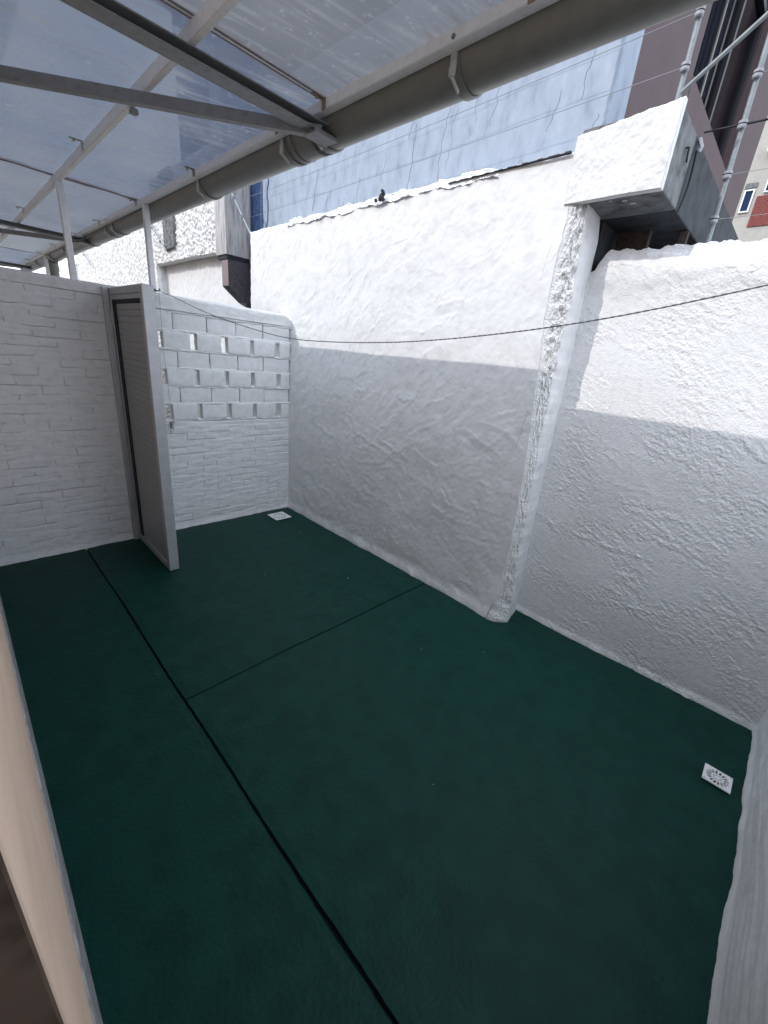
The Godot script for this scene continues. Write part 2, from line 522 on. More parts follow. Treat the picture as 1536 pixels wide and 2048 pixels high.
const ZL := [[2.53, 2.355], [2.273, 2.375], [2.0, 2.368], [1.81, 2.372], [1.555, 2.402], [1.277, 2.422], [0.993, 2.446], [0.584, 2.462], [0.225, 2.455], [0.0, 2.424]]
const ZM := [[2.338, 2.437], [2.195, 2.448], [2.0, 2.459], [1.82, 2.466], [1.675, 2.463], [1.511, 2.467], [1.283, 2.468], [0.996, 2.483], [0.583, 2.499], [0.205, 2.522], [0.0, 2.532]]
const ZR := [[2.33, 2.43], [2.218, 2.448], [2.0, 2.448], [1.84, 2.456], [1.49, 2.463], [0.97, 2.468], [0.5, 2.478], [0.0, 2.494]]

func build_smooth_wall() -> void:
	var t := thing("plaster_wall", "tall white trowelled plaster wall ending in a chipped rough corner beside the coarse wall", "wall")
	obj("core", box_mesh(Vector3(0.035, -0.1, -0.69), Vector3(0.30, 2.515, 2.36), 0.01), M.white, t)
	var tr := Strokes.new(-0.72, -0.05, 2.50, 2.56, 0.008)
	var tr_rng := RandomNumberGenerator.new()
	tr_rng.seed = 77
	var lean := func(z: float, y: float) -> float: return lerpf(-0.55, 0.75, smoothstep(0.8, 1.6, y)) + 1.1 * n_low.get_noise_2d(z * 0.8, y * 0.8)
	tr.lay(tr_rng, 420, lean, 0.14, 0.42, 0.05, 0.15, 0.0030, 0.0036)
	tr.lay(tr_rng, 650, lean, 0.05, 0.16, 0.02, 0.06, 0.0015, 0.0030)
	var relief := func(z: float, y: float) -> float:
		var d := n_low.get_noise_2d(z * 0.9, y * 0.9) * 0.010 + n_mid.get_noise_2d(z * 3.0, y * 3.0) * 0.003
		d += tr.at(z, y)
		d += n_fbm.get_noise_2d(z * 30.0, y * 30.0) * 0.0008
		d += smoothstep(0.09, 0.0, y) * (0.012 + 0.010 * n_mid.get_noise_2d(z * 5.0, 2.0))
		d += smoothstep(2.2, 2.424, z) * smoothstep(0.35, 0.0, y) * 0.02
		return d
	var face := func(u: float, v: float) -> Vector3:
		var top := 2.528 + 0.006 * n_mid.get_noise_1d(u * 20.0)
		var y := lerpf(-0.03, top, v)
		var z := lerpf(-0.7 + 0.012 * n_mid.get_noise_1d(y * 7.0), table(ZL, y) + 0.006 * n_mid.get_noise_1d(y * 11.0), u)
		return Vector3(-relief.call(z, y), y, z)
	obj("plaster_face", sheet(400, 320, face, Vector3(0.05, 0, 0)), M.white, t)
	# broken corner, from the face round to the short return
	var chipped := func(u: float, v: float) -> Vector3:
		var y := lerpf(-0.03, 2.35, v)
		var zl := table(ZL, y) + 0.006 * n_mid.get_noise_1d(y * 11.0)
		var zm := table(ZM, y) + 0.010 * n_mid.get_noise_1d(y * 9.0 + 50.0)
		var p := Vector3(-relief.call(zl, y) * (1.0 - u), y, zl).lerp(Vector3(0.05, y, zm), u)
		var e := sin(u * PI)
		var lump := n_fbm.get_noise_2d(u * 3.0, y * 14.0) * 0.020 * lerpf(0.40, 1.0, smoothstep(1.1, 1.9, y)) + n_fbm.get_noise_2d(u * 9.0 + 7.0, y * 70.0) * lerpf(0.005, 0.010, smoothstep(1.1, 1.9, y))
		var flare := smoothstep(0.16, 0.0, y) * 0.022
		return p + Vector3(-0.90, 0, 0.43) * (lump * smoothstep(0.0, 0.45, u) * lerpf(1.0, 0.5, smoothstep(0.8, 1.0, u)) + e * 0.002 + flare * (0.3 + e))
	obj("chipped_edge", sheet(34, 420, chipped), M.chip, t)
	var ret := func(u: float, v: float) -> Vector3:
		var y := lerpf(-0.03, 2.35, v)
		var zm := table(ZM, y) + 0.010 * n_mid.get_noise_1d(y * 9.0 + 50.0)
		var lump := n_fbm.get_noise_2d(0.0, y * 14.0) * 0.020 * lerpf(0.40, 1.0, smoothstep(1.1, 1.9, y)) + n_fbm.get_noise_2d(9.0 + 7.0, y * 70.0) * lerpf(0.005, 0.010, smoothstep(1.1, 1.9, y))
		var flare := smoothstep(0.16, 0.0, y) * 0.022
		var a := Vector3(0.05, y, zm)
		var b := Vector3(0.26, y, table(ZR, y) - 0.004)
		var p := a.lerp(b, u) + Vector3(-0.90, 0, 0.43) * (lump * 0.5 + flare * 0.3) * pow(1.0 - u, 4.0)
		p.z += sin(u * PI) * (0.002 + n_mid.get_noise_2d(u * 2.0, y * 4.0) * 0.005)
		return p
	obj("corner_return", sheet(24, 300, ret), M.white, t)
	# crumpled silver membrane turned over the top edge
	var foil := func(u: float, v: float) -> Vector3:
		var z := lerpf(-0.06, 1.95, u)
		var wob := n_mid.get_noise_2d(z * 5.0, 3.0)
		var hgt := 0.035 + 0.028 * n_mid.get_noise_1d(z * 3.3 + 9.0)
		var c := n_fbm.get_noise_2d(z * 9.0 + v * 3.0, v * 1.6 - z * 5.0) * 0.020 + n_fbm.get_noise_2d(z * 26.0, v * 4.0) * 0.006
		return Vector3(-0.010 - c * 0.8 + v * 0.040, 2.500 - 0.02 * wob * (1.0 - v) + v * (hgt + 0.02), z)
	obj("membrane", sheet(320, 14, foil), M.foil, t)
	var gap := begin()
	for i in 26:
		var z0 := lerpf(1.62, 2.33, i / 26.0)
		var z1 := lerpf(1.62, 2.33, (i + 1) / 26.0)
		var w0 := 0.001 + 0.006 * pow(i / 26.0, 1.8)
		box(gap, Vector3(-0.016, 2.519, z0), Vector3(0.0, 2.520 + w0 + 0.002 * sin(i * 2.3), z1 + 0.001), 0.001)
	obj("open_seam", gap.commit(), M.bitumen, t)
	var blob := begin()
	for q in [[1.095, 2.535, 0.016, 0.03], [1.075, 2.52, 0.011, 0.014], [1.035, 2.515, 0.009, 0.008]]:
		var rs := []
		var path := []
		for i in 7:
			path.append(Vector3(-0.028 + 0.006 * sin(i * 2.0), q[1] - q[3] + q[3] * 2.0 * i / 6.0, q[0] + 0.007 * sin(i * 1.7)))
			rs.append(q[2] * (0.35 + 0.65 * sin(PI * (i + 0.6) / 7.2)))
		tube(blob, path, rs, 7)
	obj("tar_lump", blob.commit(), M.bitumen, t)
	# fine cracks in the plaster
	for c in [[1.15, 2.28, 0.22, 0.03], [1.0, 1.25, -0.12, 0.10], [1.75, 0.42, 0.05, 0.09], [2.30, 2.20, 0.03, 0.20], [2.36, 1.35, 0.02, 0.22], [0.4, 0.8, 0.16, 0.03], [0.55, 2.32, 0.10, 0.14], [0.02, 2.40, 0.07, 0.10], [0.93, 2.10, 0.04, 0.07], [1.62, 1.95, 0.03, 0.05]]:
		var path := []
		for i in 9:
			var s := i / 8.0
			var z: float = c[0] + c[2] * s + 0.008 * n_mid.get_noise_1d(s * 6.0 + c[0] * 50.0)
			var y: float = c[1] - c[3] + c[3] * s
			path.append(Vector3(-relief.call(z, y) + 0.0005, y, z))
		obj("crack", tube_mesh(path, 0.0011, 4), M.crack, t)

func build_rough_wall() -> void:
	var t := thing("coarse_wall", "lower coarse white rendered wall right of the chipped corner, lumpy along its top", "wall")
	var rs_ := Strokes.new(2.36, -0.05, 3.86, 2.22, 0.007)
	var rr := RandomNumberGenerator.new()
	rr.seed = 91
	rs_.lay(rr, 340, func(_z: float, _y: float) -> float: return -0.42, 0.08, 0.34, 0.03, 0.09, 0.0030, 0.0046)
	rs_.lay(rr, 300, func(_z: float, _y: float) -> float: return -0.42, 0.03, 0.12, 0.012, 0.03, 0.0012, 0.0040)
	var relief := func(z: float, y: float) -> float:
		var d := n_low.get_noise_2d(z * 1.2 + 20.0, y * 1.2) * 0.010
		var p := z * 0.9 - y * 0.42
		var q := y * 0.9 + z * 0.42
		# trowelled smooth along the top, coarse below
		var smooth_top := smoothstep(1.93, 2.05, y + 0.06 * n_mid.get_noise_2d(z * 4.0, y * 4.0))
		var patch := smoothstep(-0.25, 0.25, n_mid.get_noise_2d(z * 2.3 + 8.0, y * 3.4)) * 0.8
		var rough := (1.0 - smooth_top * 0.85) * (1.0 - patch)
		d += n_fbm.get_noise_2d(p * 15.0, q * 40.0) * 0.0030 * rough
		d += n_fbm.get_noise_2d(p * 55.0, q * 110.0) * 0.0028 * (0.2 + 0.8 * rough)
		d += rs_.at(z, y) * (0.5 + 0.5 * rough)
		d += smooth_top * (0.010 + 1.6 * rs_.at(z + 0.3, y - 0.9))
		d += smoothstep(0.05, 0.0, y) * (0.010 + 0.008 * n_mid.get_noise_2d(z * 6.0, 7.0))
		return d
	var top := func(z: float) -> float:
		return 2.168 - 0.012 * (z - 2.5) + 0.014 * n_mid.get_noise_1d(z * 5.0) + 0.013 * n_fbm.get_noise_1d(z * 17.0) - 0.10 * pow(clampf((2.53 - z) / 0.07, 0, 1), 2.0)
	var face := func(u: float, v: float) -> Vector3:
		var z := lerpf(2.40, 3.83, u)
		var y := lerpf(-0.03, top.call(z), v)
		var bulge := pow(smoothstep(0.93, 1.0, v), 2.0) * 0.03
		return Vector3(0.238 - relief.call(z, y) + bulge, y, z)
	obj("render_face", sheet(330, 500, face, Vector3(0.05, -0.004, 0)), M.rough, t)
	var cap := func(u: float, v: float) -> Vector3:
		var z := lerpf(2.40, 3.83, u)
		var x := lerpf(0.265, 0.58, v)
		return Vector3(x, top.call(z) - 0.003 + 0.012 * n_mid.get_noise_2d(z * 9.0, x * 9.0) - 0.01 * v, z)
	obj("wall_top", sheet(90, 18, cap, Vector3(0, -0.04, 0)), M.rough, t)
	obj("core", box_mesh(Vector3(0.285, -0.1, 2.44), Vector3(0.56, 2.03, 3.83), 0.005), M.rough, t)

# one brick: rounded front with its own tilt and bumps, its rim turned back
func brick_mesh(w: float, h: float, d: float, s: int, depth: float, flow := 1.0) -> ArrayMesh:
	var knot := func(t: float, n: int, size: float) -> float:      # narrow outer cells, so that the rounded rim stays thin
		var i := int(roundf(t * n))
		if i == 0 or i == n: return float(i) / n
		return lerpf(0.005 / size, 1.0 - 0.005 / size, float(i - 1) / (n - 2))
	var f := func(uu: float, vv: float) -> Vector3:
		var u: float = knot.call(uu, 9, w)
		var v: float = knot.call(vv, 6, h)
		var x := (u - 0.5) * w
		var y := (v - 0.5) * h
		var e := minf(minf(u, 1 - u) * w + (0.004 if flow > 1.0 else 0.0), minf(v, 1 - v) * h)
		var z := d * (1.0 - exp(-e / (0.008 if flow > 1.0 else 0.0025)))
		z += (n_mid.get_noise_2d(x * 9.0 + s * 13.7, y * 14.0) * 0.0035 + y * (0.045 if flow <= 1.0 else 0.09) * sin(s * 2.1) + x * 0.012 * sin(s * 1.3)) * minf(1.0, e / 0.006)
		x += 0.0050 * n_mid.get_noise_2d(s * 3.0 + v * 3.0, 9.0 + u)
		y += 0.0040 * n_mid.get_noise_2d(s * 5.0 + u * 4.0, 3.0 + v)
		return Vector3(x, y, z)
	return sheet(9, 6, f, Vector3(0, 0, -depth))

func build_back_wall() -> void:
	var t := thing("brick_wall", "low white painted brick wall at the back with open brickwork in its right half", "wall")
	# left part: full height; right part: solid below, open bricks above
	obj("core", box_mesh(Vector3(-2.46, -0.1, -0.12), Vector3(-1.345, 1.80, -0.014), 0.004), M.brick, t)
	obj("core", box_mesh(Vector3(-1.345, -0.1, -0.12), Vector3(0.06, 0.905, -0.014), 0.004), M.brick, t)
	var mortar := func(x0: float, x1: float, y1: float, at: float) -> ArrayMesh:
		return sheet(int((x1 - x0) * 90), int(y1 * 110), func(u: float, v: float) -> Vector3:
			var x := lerpf(x0, x1, u)
			var y := lerpf(-0.03, y1, v)
			var foot := smoothstep(0.05, 0.0, y) * (0.010 + 0.008 * n_mid.get_noise_2d(x * 7.0, at))
			return Vector3(x, y, -0.0042 + n_low.get_noise_2d(x * 1.5, y * 1.5 + at) * 0.004 + n_fbm.get_noise_2d(x * 3.0, y * 26.0 + at) * 0.0056 + foot), Vector3(0, 0, -0.03))
	obj("painted_mortar", mortar.call(-2.46, -1.36, 1.815, 0.0), M.brick, t)
	obj("painted_mortar", mortar.call(-1.36, 0.05, 0.915, 5.0), M.brick, t)
	var kinds := []
	for s in 14: kinds.append(brick_mesh(0.241, 0.055, 0.0004 + 0.0024 * ((s * 7) % 5) / 5.0, s, 0.03, 1.2))
	var halves := []
	for s in 4: halves.append(brick_mesh(0.110, 0.055, 0.0014, s + 30, 0.03, 1.2))
	for part in [[-2.44, -1.435, 1.74, 0], [-1.33, 0.0, 0.87, 1]]:
		var y := 0.032
		var row := 0
		while y < part[2]:
			var x: float = part[0] + (0.0 if row % 2 == 0 else -0.121) + 0.012 * n_mid.get_noise_2d(row * 3.1, part[3])
			while x < part[1] - 0.06:
				var a := maxf(x, part[0])
				var b := minf(x + 0.232, part[1])
				if b - a > 0.2:
					obj("brick", kinds[rng.randi() % kinds.size()], M.brick, t, Vector3(x + 0.116, y, -0.005 + n_low.get_noise_2d((x + 0.1) * 1.5, y * 1.5 + part[3] * 5.0) * 0.004))
				elif b - a > 0.08:
					obj("brick", halves[rng.randi() % 4], M.brick, t, Vector3((a + b) / 2, y, -0.005)).scale.x = (b - a) / 0.110
				x += 0.243
			y += 0.0585
			row += 1
	# open brickwork: three closed courses set back a little, three courses with slits between their bricks
	var closed := [[1.5235, [-1.255, -1.009, -0.756, -0.517, -0.272, -0.005]], [1.260, [-1.240, -0.994, -0.747, -0.507, -0.270, -0.005]], [0.0, []]]
	var rows := [
		[1.651, true, [-1.262, -1.009, -0.756, -0.517, -0.272, -0.004]],
		[1.520, false, [-1.34, -1.125, -1.085, -0.891, -0.840, -0.648, -0.593, -0.400, -0.362, -0.161, -0.113, -0.004]],
		[1.389, true, [-1.24, -0.991, -0.745, -0.507, -0.272, -0.004]],
		[1.257, false, [-1.34, -1.120, -1.078, -0.876, -0.837, -0.631, -0.595, -0.393, -0.357, -0.142, -0.100, -0.004]],
		[1.126, true, [-1.245, -0.994, -0.747, -0.501, -0.266, -0.004]],
		[0.993, false, [-1.34, -1.113, -1.060, -0.869, -0.830, -0.623, -0.580, -0.379, -0.340, -0.146, -0.092, -0.004]]]
	var s := 60
	for r in rows:
		var xs: Array = r[2]
		if r[1]:
			obj("back_filling", box_mesh(Vector3(-1.36, r[0] - 0.066, -0.056), Vector3(0.05, r[0] + 0.066, -0.035), 0.002), M.brick, t)
			for i in xs.size() - 1:
				var w: float = xs[i + 1] - xs[i] - 0.005
				obj("brick", brick_mesh(w, 0.127, 0.004, s, 0.050), M.brick, t, Vector3((xs[i] + xs[i + 1]) / 2, r[0], -0.0095 + rng.randf_range(-0.002, 0.002)))
				s += 1
		else:
			for i in range(0, xs.size() - 1, 2):
				var w: float = xs[i + 1] - xs[i]
				obj("brick", brick_mesh(w, 0.128, 0.004, s, 0.050), M.brick, t, Vector3((xs[i] + xs[i + 1]) / 2, r[0], -0.003 + rng.randf_range(-0.002, 0.003)))
				s += 1
	for y in [0.925, 1.059, 1.191, 1.323, 1.455, 1.586, 1.716]:
		var bed := func(u: float, v: float) -> Vector3:
			var x := lerpf(-1.36, 0.04, u)
			var lip := sin(v * PI)
			return Vector3(x, y + (v - 0.5) * (0.019 + 0.010 * n_mid.get_noise_2d(x * 8.0, y * 9.0)) + 0.006 * n_mid.get_noise_2d(x * 7.0, y * 5.0), -0.005 + lip * (0.004 + 0.008 * n_mid.get_noise_2d(x * 11.0, y * 31.0)))
		obj("mortar_bed", sheet(170, 5, bed, Vector3(0, 0, -0.048)), M.brick, t)
	# rendered coping over both halves, rounded off at the corner by the plaster wall
	var cope := func(u: float, v: float) -> Vector3:
		var x := lerpf(-2.46, 0.02, u)
		var y1 := 1.823 + 0.004 * n_low.get_noise_1d(x * 3.0) - 0.055 * pow(clampf((x + 0.075) / 0.085, 0, 1), 2.0)
		var y0 := 1.755 if x < -1.4 else 1.722
		var y := lerpf(y0, y1, v)
		var r := pow(smoothstep(0.8, 1.0, v), 2.0) * 0.014
		return Vector3(x, y, 0.002 - r + n_mid.get_noise_2d(x * 4.0, y * 12.0) * 0.004 + n_fbm.get_noise_2d(x * 12.0, y * 30.0) * 0.0015)
	obj("coping", sheet(240, 16, cope, Vector3(0, 0, -0.12)), M.brick, t)

func build_end_wall() -> void:
	var t := thing("end_wall", "white wall with long trowel marks at the right edge beside the near floor drain", "wall")
	var face := func(u: float, v: float) -> Vector3:
		var x := lerpf(0.26, -2.44, u)
		var y := lerpf(-0.03, 1.35, v)
		var d := n_low.get_noise_2d(x * 1.4, y * 1.4) * 0.010 + n_fbm.get_noise_2d(x * 1.6, y * 34.0) * 0.0035 + n_fbm.get_noise_2d(x * 20.0, y * 40.0) * 0.0012
		d += smoothstep(0.06, 0.0, y) * (0.008 + 0.007 * n_fbm.get_noise_2d(x * 4.0, 7.0))
		return Vector3(x, y, 3.797 - d)
	obj("trowelled_face", sheet(270, 130, face, Vector3(0, 0, 0.04)), M.endwall, t)
	obj("core", box_mesh(Vector3(-2.44, -0.1, 3.825), Vector3(0.24, 1.34, 3.97), 0.005), M.endwall, t)

func build_house() -> void:
	var t := thing("house", "house wall painted streaky beige at the left edge, open doorway next to the viewer", "house")
	var face := func(u: float, v: float) -> Vector3:
		var z := lerpf(3.158, -6.4, u)
		var y := lerpf(0.0, 2.60, v)
		return Vector3(-2.274 + n_low.get_noise_2d(z * 0.8, y * 0.8) * 0.0010, y, z)
	obj("wall", box_mesh(Vector3(-2.45, -0.1, -6.4), Vector3(-2.282, 2.60, 3.150), 0.002), M.beige, t)
	obj("painted_face", sheet(80, 40, face, Vector3(-0.012, 0, 0)), M.beige, t)
	obj("skirting", box_mesh(Vector3(-2.281, -0.02, 0.0), Vector3(-2.2705, 0.42, 3.156), 0.003), M.skirting, t)
	obj("door_lining", box_mesh(Vector3(-2.46, 0.0, 3.151), Vector3(-2.2755, 2.10, 3.162), 0.002), M.jamb, t)
	obj("wall", box_mesh(Vector3(-2.45, 2.10, 3.165), Vector3(-2.28, 2.60, 3.97), 0.002), M.beige, t)
	obj("wall", box_mesh(Vector3(-4.6, -0.1, 3.98), Vector3(-2.28, 2.60, 4.12), 0.002), M.beige, t)
	obj("wall", box_mesh(Vector3(-4.75, -0.1, -6.4), Vector3(-4.61, 2.60, 4.12), 0.002), M.beige, t)
	obj("wall", box_mesh(Vector3(-4.6, -0.1, -6.4), Vector3(-2.46, 2.60, -6.26), 0.002), M.beige, t)
	obj("roof", box_mesh(Vector3(-4.8, 2.605, -6.5), Vector3(-2.285, 2.70, 4.2), 0.005), M.concrete, t)
	obj("upper_storey", box_mesh(Vector3(-8.0, 2.705, -12.0), Vector3(-4.7, 4.50, 12.0), 0.02), M.beige, t)
	obj("room_floor", box_mesh(Vector3(-4.6, -0.24, -6.2), Vector3(-2.465, -0.01, 3.97), 0.002), M.concrete, t)

func build_canopy() -> void:
	var t := thing("roof_canopy", "steel framed canopy of frosted translucent sheets over the yard", "canopy")
	var seams := [3.35, 1.93, -0.15, -2.2, -4.25, -6.3]
	for i in seams.size() - 1:
		var z1: float = seams[i] - 0.002
		var z0: float = seams[i + 1] - 0.03
		var yo := 0.386 + 2.0 + (0.004 if i % 2 else 0.0)
		var st := begin()
		var c := [Vector3(-2.272, yo, z0), Vector3(-2.272, yo, z1), Vector3(-1.075, yo, z1), Vector3(-1.075, yo, z0)]
		for m in [0, 1, 2, 0, 2, 3]:                  # u runs down the sheet, so that dirt streaks do
			st.set_normal(Vector3.DOWN)
			st.set_uv(Vector2(1.0 if m > 1 else 0.0, 1.0 if m == 1 or m == 2 else 0.0))
			st.add_vertex(c[m])
		obj("roof_sheet", st.commit(), M["roof%d" % (i % 3)], t)
		var lap := begin()
		box(lap, Vector3(-2.27, yo - 0.0035, z0 + 0.012), Vector3(-1.08, yo - 0.001, z0 + 0.020), 0.0005)
		obj("lap_strip", lap.commit(), M.rusty if i == 1 else M.steel, t)
	obj("fascia", box_mesh(Vector3(-1.126, 2.351, -6.4), Vector3(-1.091, 2.383, 3.45), 0.0025), M.steel, t)
	obj("purlin", box_mesh(Vector3(-1.581, 2.335, -6.4), Vector3(-1.559, 2.378, 3.4), 0.0025), M.steel, t)
	obj("purlin", box_mesh(Vector3(-2.270, 2.335, -6.4), Vector3(-2.235, 2.378, 3.1), 0.0025), M.steel, t)
	for z in [1.878, -1.85, -5.5]:
		# channel open towards the viewer: web, two flanges
		var c := begin()
		box(c, Vector3(-2.25, 2.298, z - 0.036), Vector3(-1.06, 2.333, z - 0.031), 0.001)
		box(c, Vector3(-2.25, 2.298, z - 0.031), Vector3(-1.06, 2.302, z + 0.030), 0.001)
		box(c, Vector3(-2.25, 2.329, z - 0.031), Vector3(-1.06, 2.333, z + 0.022), 0.001)
		obj("channel_bar", c.commit(), M.galv, t)
		var b := begin()
		beam(b, Vector3(-1.10, 2.305, z + 0.008), Vector3(-2.22, 2.305, z - 0.86), 0.030, 0.036)
		obj("brace", b.commit(), M.galv, t)
		var pl := begin()
		box(pl, Vector3(-1.150, 2.286, z - 0.040), Vector3(-1.048, 2.297, z + 0.036), 0.001)
		box(pl, Vector3(-1.052, 2.297, z - 0.040), Vector3(-1.047, 2.345, z + 0.030), 0.001)
		obj("joint_plate", pl.commit(), M.galv, t)
	for q in [[-1.108, -0.045, 1.82], [-1.570, -0.045, 1.82], [-1.108, -3.86, -0.1]]:
		var p := begin()
		box(p, Vector3(q[0] - 0.0175, q[2], q[1] - 0.0175), Vector3(q[0] + 0.0175, 2.350 if q[0] > -1.3 else 2.334, q[1] + 0.0175), 0.003)
		obj("post", p.commit(), M.steel, t)
	# hooks that hold the sheets, rusty at the screws
	for q in [[-1.126, 2.72], [-1.126, 1.93], [-1.126, 1.62], [-1.126, 0.80], [-1.126, -0.17], [-1.126, -1.13], [-1.126, -2.0], [-1.126, -3.05], [-1.126, -3.98], [-1.126, -5.04], [-1.581, 0.62], [-1.581, -1.38], [-1.581, -2.9]]:
		var c := begin()
		box(c, Vector3(q[0] - 0.0045, 2.348 if q[0] > -1.3 else 2.345, q[1] - 0.010), Vector3(q[0] - 0.0005, 2.3825, q[1] + 0.010), 0.001)
		box(c, Vector3(q[0] - 0.050, 2.3775, q[1] - 0.008), Vector3(q[0] - 0.0047, 2.3812, q[1] + 0.008), 0.001)
		tube(c, [Vector3(q[0] - 0.034, 2.368, q[1]), Vector3(q[0] - 0.034, 2.3775, q[1])], 0.0045, 8)
		obj("sheet_hook", c.commit(), M.rusty if q[0] > -1.3 and q[1] > 0.0 else M.bracket, t)
	for z in [2.495, 1.627, 0.797, -0.92, -1.80]:
		obj("screw", tube_mesh([Vector3(-1.1262, 2.363, z), Vector3(-1.130, 2.363, z), Vector3(-1.1325, 2.363, z)], [0.006, 0.006, 0.003], 8), M.galv, t)
	for z in [1.462, 1.325]:
		obj("cable_clip", box_mesh(Vector3(-1.574, 2.318, z - 0.014), Vector3(-1.548, 2.3345, z + 0.014), 0.002), M.galv, t)

func build_gutter() -> void:
	var t := thing("rain_gutter", "long grey half round gutter hung along the canopy edge", "gutter")
	var r := 0.071
	var c := Vector2(-1.088 + r, 2.362)
	var a0 := PI * 0.97
	var a1 := TAU - 0.50
	var shell := func(rad: float, z0: float, z1: float, out: bool, b0: float, b1: float) -> ArrayMesh:
		return sheet(36, 2, func(u: float, v: float) -> Vector3:
			var a := lerpf(b0, b1, u)
			return Vector3(c.x + cos(a) * rad, c.y + sin(a) * rad, lerpf(z0, z1, 1.0 - v if out else v)))
	obj("trough", shell.call(r, -6.4, 3.5, true, a0, a1), M.gutter, t)
	obj("trough_inside", shell.call(r - 0.004, -6.4, 3.5, false, a0, a1), M.gutter, t)
	obj("rolled_lip", tube_mesh([Vector3(c.x + cos(a1) * (r - 0.002), c.y + sin(a1) * (r - 0.002), -6.4), Vector3(c.x + cos(a1) * (r - 0.002), c.y + sin(a1) * (r - 0.002), 3.5)], 0.0055, 8), M.gutter, t)
	for z in [3.35, 2.475, 1.83, 1.60, 0.76, -0.93, -1.13, -1.86, -2.87, -3.72, -4.76]:
		var b := begin()
		# strap round the trough, and the straight stay from the fascia to its underside
		for i in 18:
			var g0 := lerpf(a0, a1, i / 18.0)
			var g1 := lerpf(a0, a1, (i + 1) / 18.0)
			var p0 := Vector2(cos(g0), sin(g0))
			var p1 := Vector2(cos(g1), sin(g1))
			for q in [[r + 0.001, r + 0.006]]:
				var A := [c + p0 * q[0], c + p1 * q[0], c + p1 * q[1], c + p0 * q[1]]
				var w := 0.014
				quad(b, Vector3(A[3].x, A[3].y, z + w), Vector3(A[3].x, A[3].y, z - w), Vector3(A[2].x, A[2].y, z - w), Vector3(A[2].x, A[2].y, z + w))
				quad(b, Vector3(A[0].x, A[0].y, z + w), Vector3(A[3].x, A[3].y, z + w), Vector3(A[2].x, A[2].y, z + w), Vector3(A[1].x, A[1].y, z + w))
				quad(b, Vector3(A[1].x, A[1].y, z - w), Vector3(A[2].x, A[2].y, z - w), Vector3(A[3].x, A[3].y, z - w), Vector3(A[0].x, A[0].y, z - w))
		obj("strap", b.commit(), M.gutter, t)
		var s := begin()
		beam(s, Vector3(-1.090, 2.352, z), Vector3(-1.094, 2.300, z), 0.020, 0.009, 0.0015)
		beam(s, Vector3(-1.094, 2.301, z), Vector3(-1.055, 2.280, z), 0.007, 0.010, 0.0015)
		obj("bracket", s.commit(), M.bracket, t)
	for z in [1.715, -1.03, -4.0]:
		obj("joint_collar", shell.call(r + 0.0035, z - 0.075, z + 0.075, true, a0, a1), M.gutter, t)
		for e in [-0.06, 0.06]:
			obj("collar_rib", shell.call(r + 0.0065, z + e - 0.008, z + e + 0.008, true, a0, a1), M.gutter, t)
	obj("downpipe", tube_mesh([Vector3(c.x, 2.30, -4.0), Vector3(c.x, -0.1, -4.0)], 0.052, 20), M.gutter, t)
	obj("pipe_socket", tube_mesh([Vector3(c.x, 2.31, -4.0), Vector3(c.x, 2.20, -4.0)], 0.059, 20), M.gutter, t)

func build_door() -> void:
	var t := thing("aluminium_door", "grey aluminium louvre door standing open at right angles to the brick wall", "door", Vector3(-1.405, 0, 0))
	# local: x across the leaf thickness, z from hinge to free edge
	var zz := 0.690
	var H := 1.803
	var st := begin()
	box(st, Vector3(0.0, 0.006, zz - 0.045), Vector3(0.064, H, zz), 0.003)
	obj("free_stile", st.commit(), M.alu, t)
	st = begin()
	box(st, Vector3(0.0, 0.006, 0.006), Vector3(0.058, H - 0.001, 0.050), 0.003)
	obj("hinge_stile", st.commit(), M.alu, t)
	st = begin()
	box(st, Vector3(0.0, H - 0.042, 0.051), Vector3(0.058, H - 0.0005, zz - 0.046), 0.002)
	box(st, Vector3(0.006, H - 0.070, 0.051), Vector3(0.050, H - 0.043, zz - 0.046), 0.002)
	obj("top_rail", st.commit(), M.alu, t)
	st = begin()
	box(st, Vector3(0.0, 0.006, 0.051), Vector3(0.058, 0.050, zz - 0.046), 0.002)
	obj("bottom_rail", st.commit(), M.alu, t)
	st = begin()
	box(st, Vector3(0.007, 0.051, 0.051), Vector3(0.046, H - 0.071, 0.112), 0.001)
	box(st, Vector3(0.010, H - 0.090, 0.113), Vector3(0.046, H - 0.071, zz - 0.046), 0.001)
	obj("gasket", st.commit(), M.gasket, t)
	var n := 46
	var pitch := (H - 0.093 - 0.051) / n
	var slat := begin()
	box(slat, Vector3(0.013, 0.0003, 0.113), Vector3(0.044, pitch - 0.0009, zz - 0.047), 0.0016)
	var sm := slat.commit()
	for i in n:
		obj("slat", sm, M.slat, t, Vector3(0, 0.051 + i * pitch, 0))
	st = begin()
	box(st, Vector3(-0.036, 0.0, 0.004), Vector3(-0.002, H + 0.004, 0.034), 0.002)
	obj("frame_post", st.commit(), M.alu, t)
	for y in [0.30, 0.95, 1.66]:
		obj("screw", tube_mesh([Vector3(-0.018, y, 0.034), Vector3(-0.018, y, 0.0365)], 0.004, 8), M.galv, t)
	for y in [0.18, 1.62]:
		obj("hinge", tube_mesh([Vector3(-0.002, y - 0.05, 0.040), Vector3(-0.002, y + 0.05, 0.040)], 0.006, 8), M.alu, t)

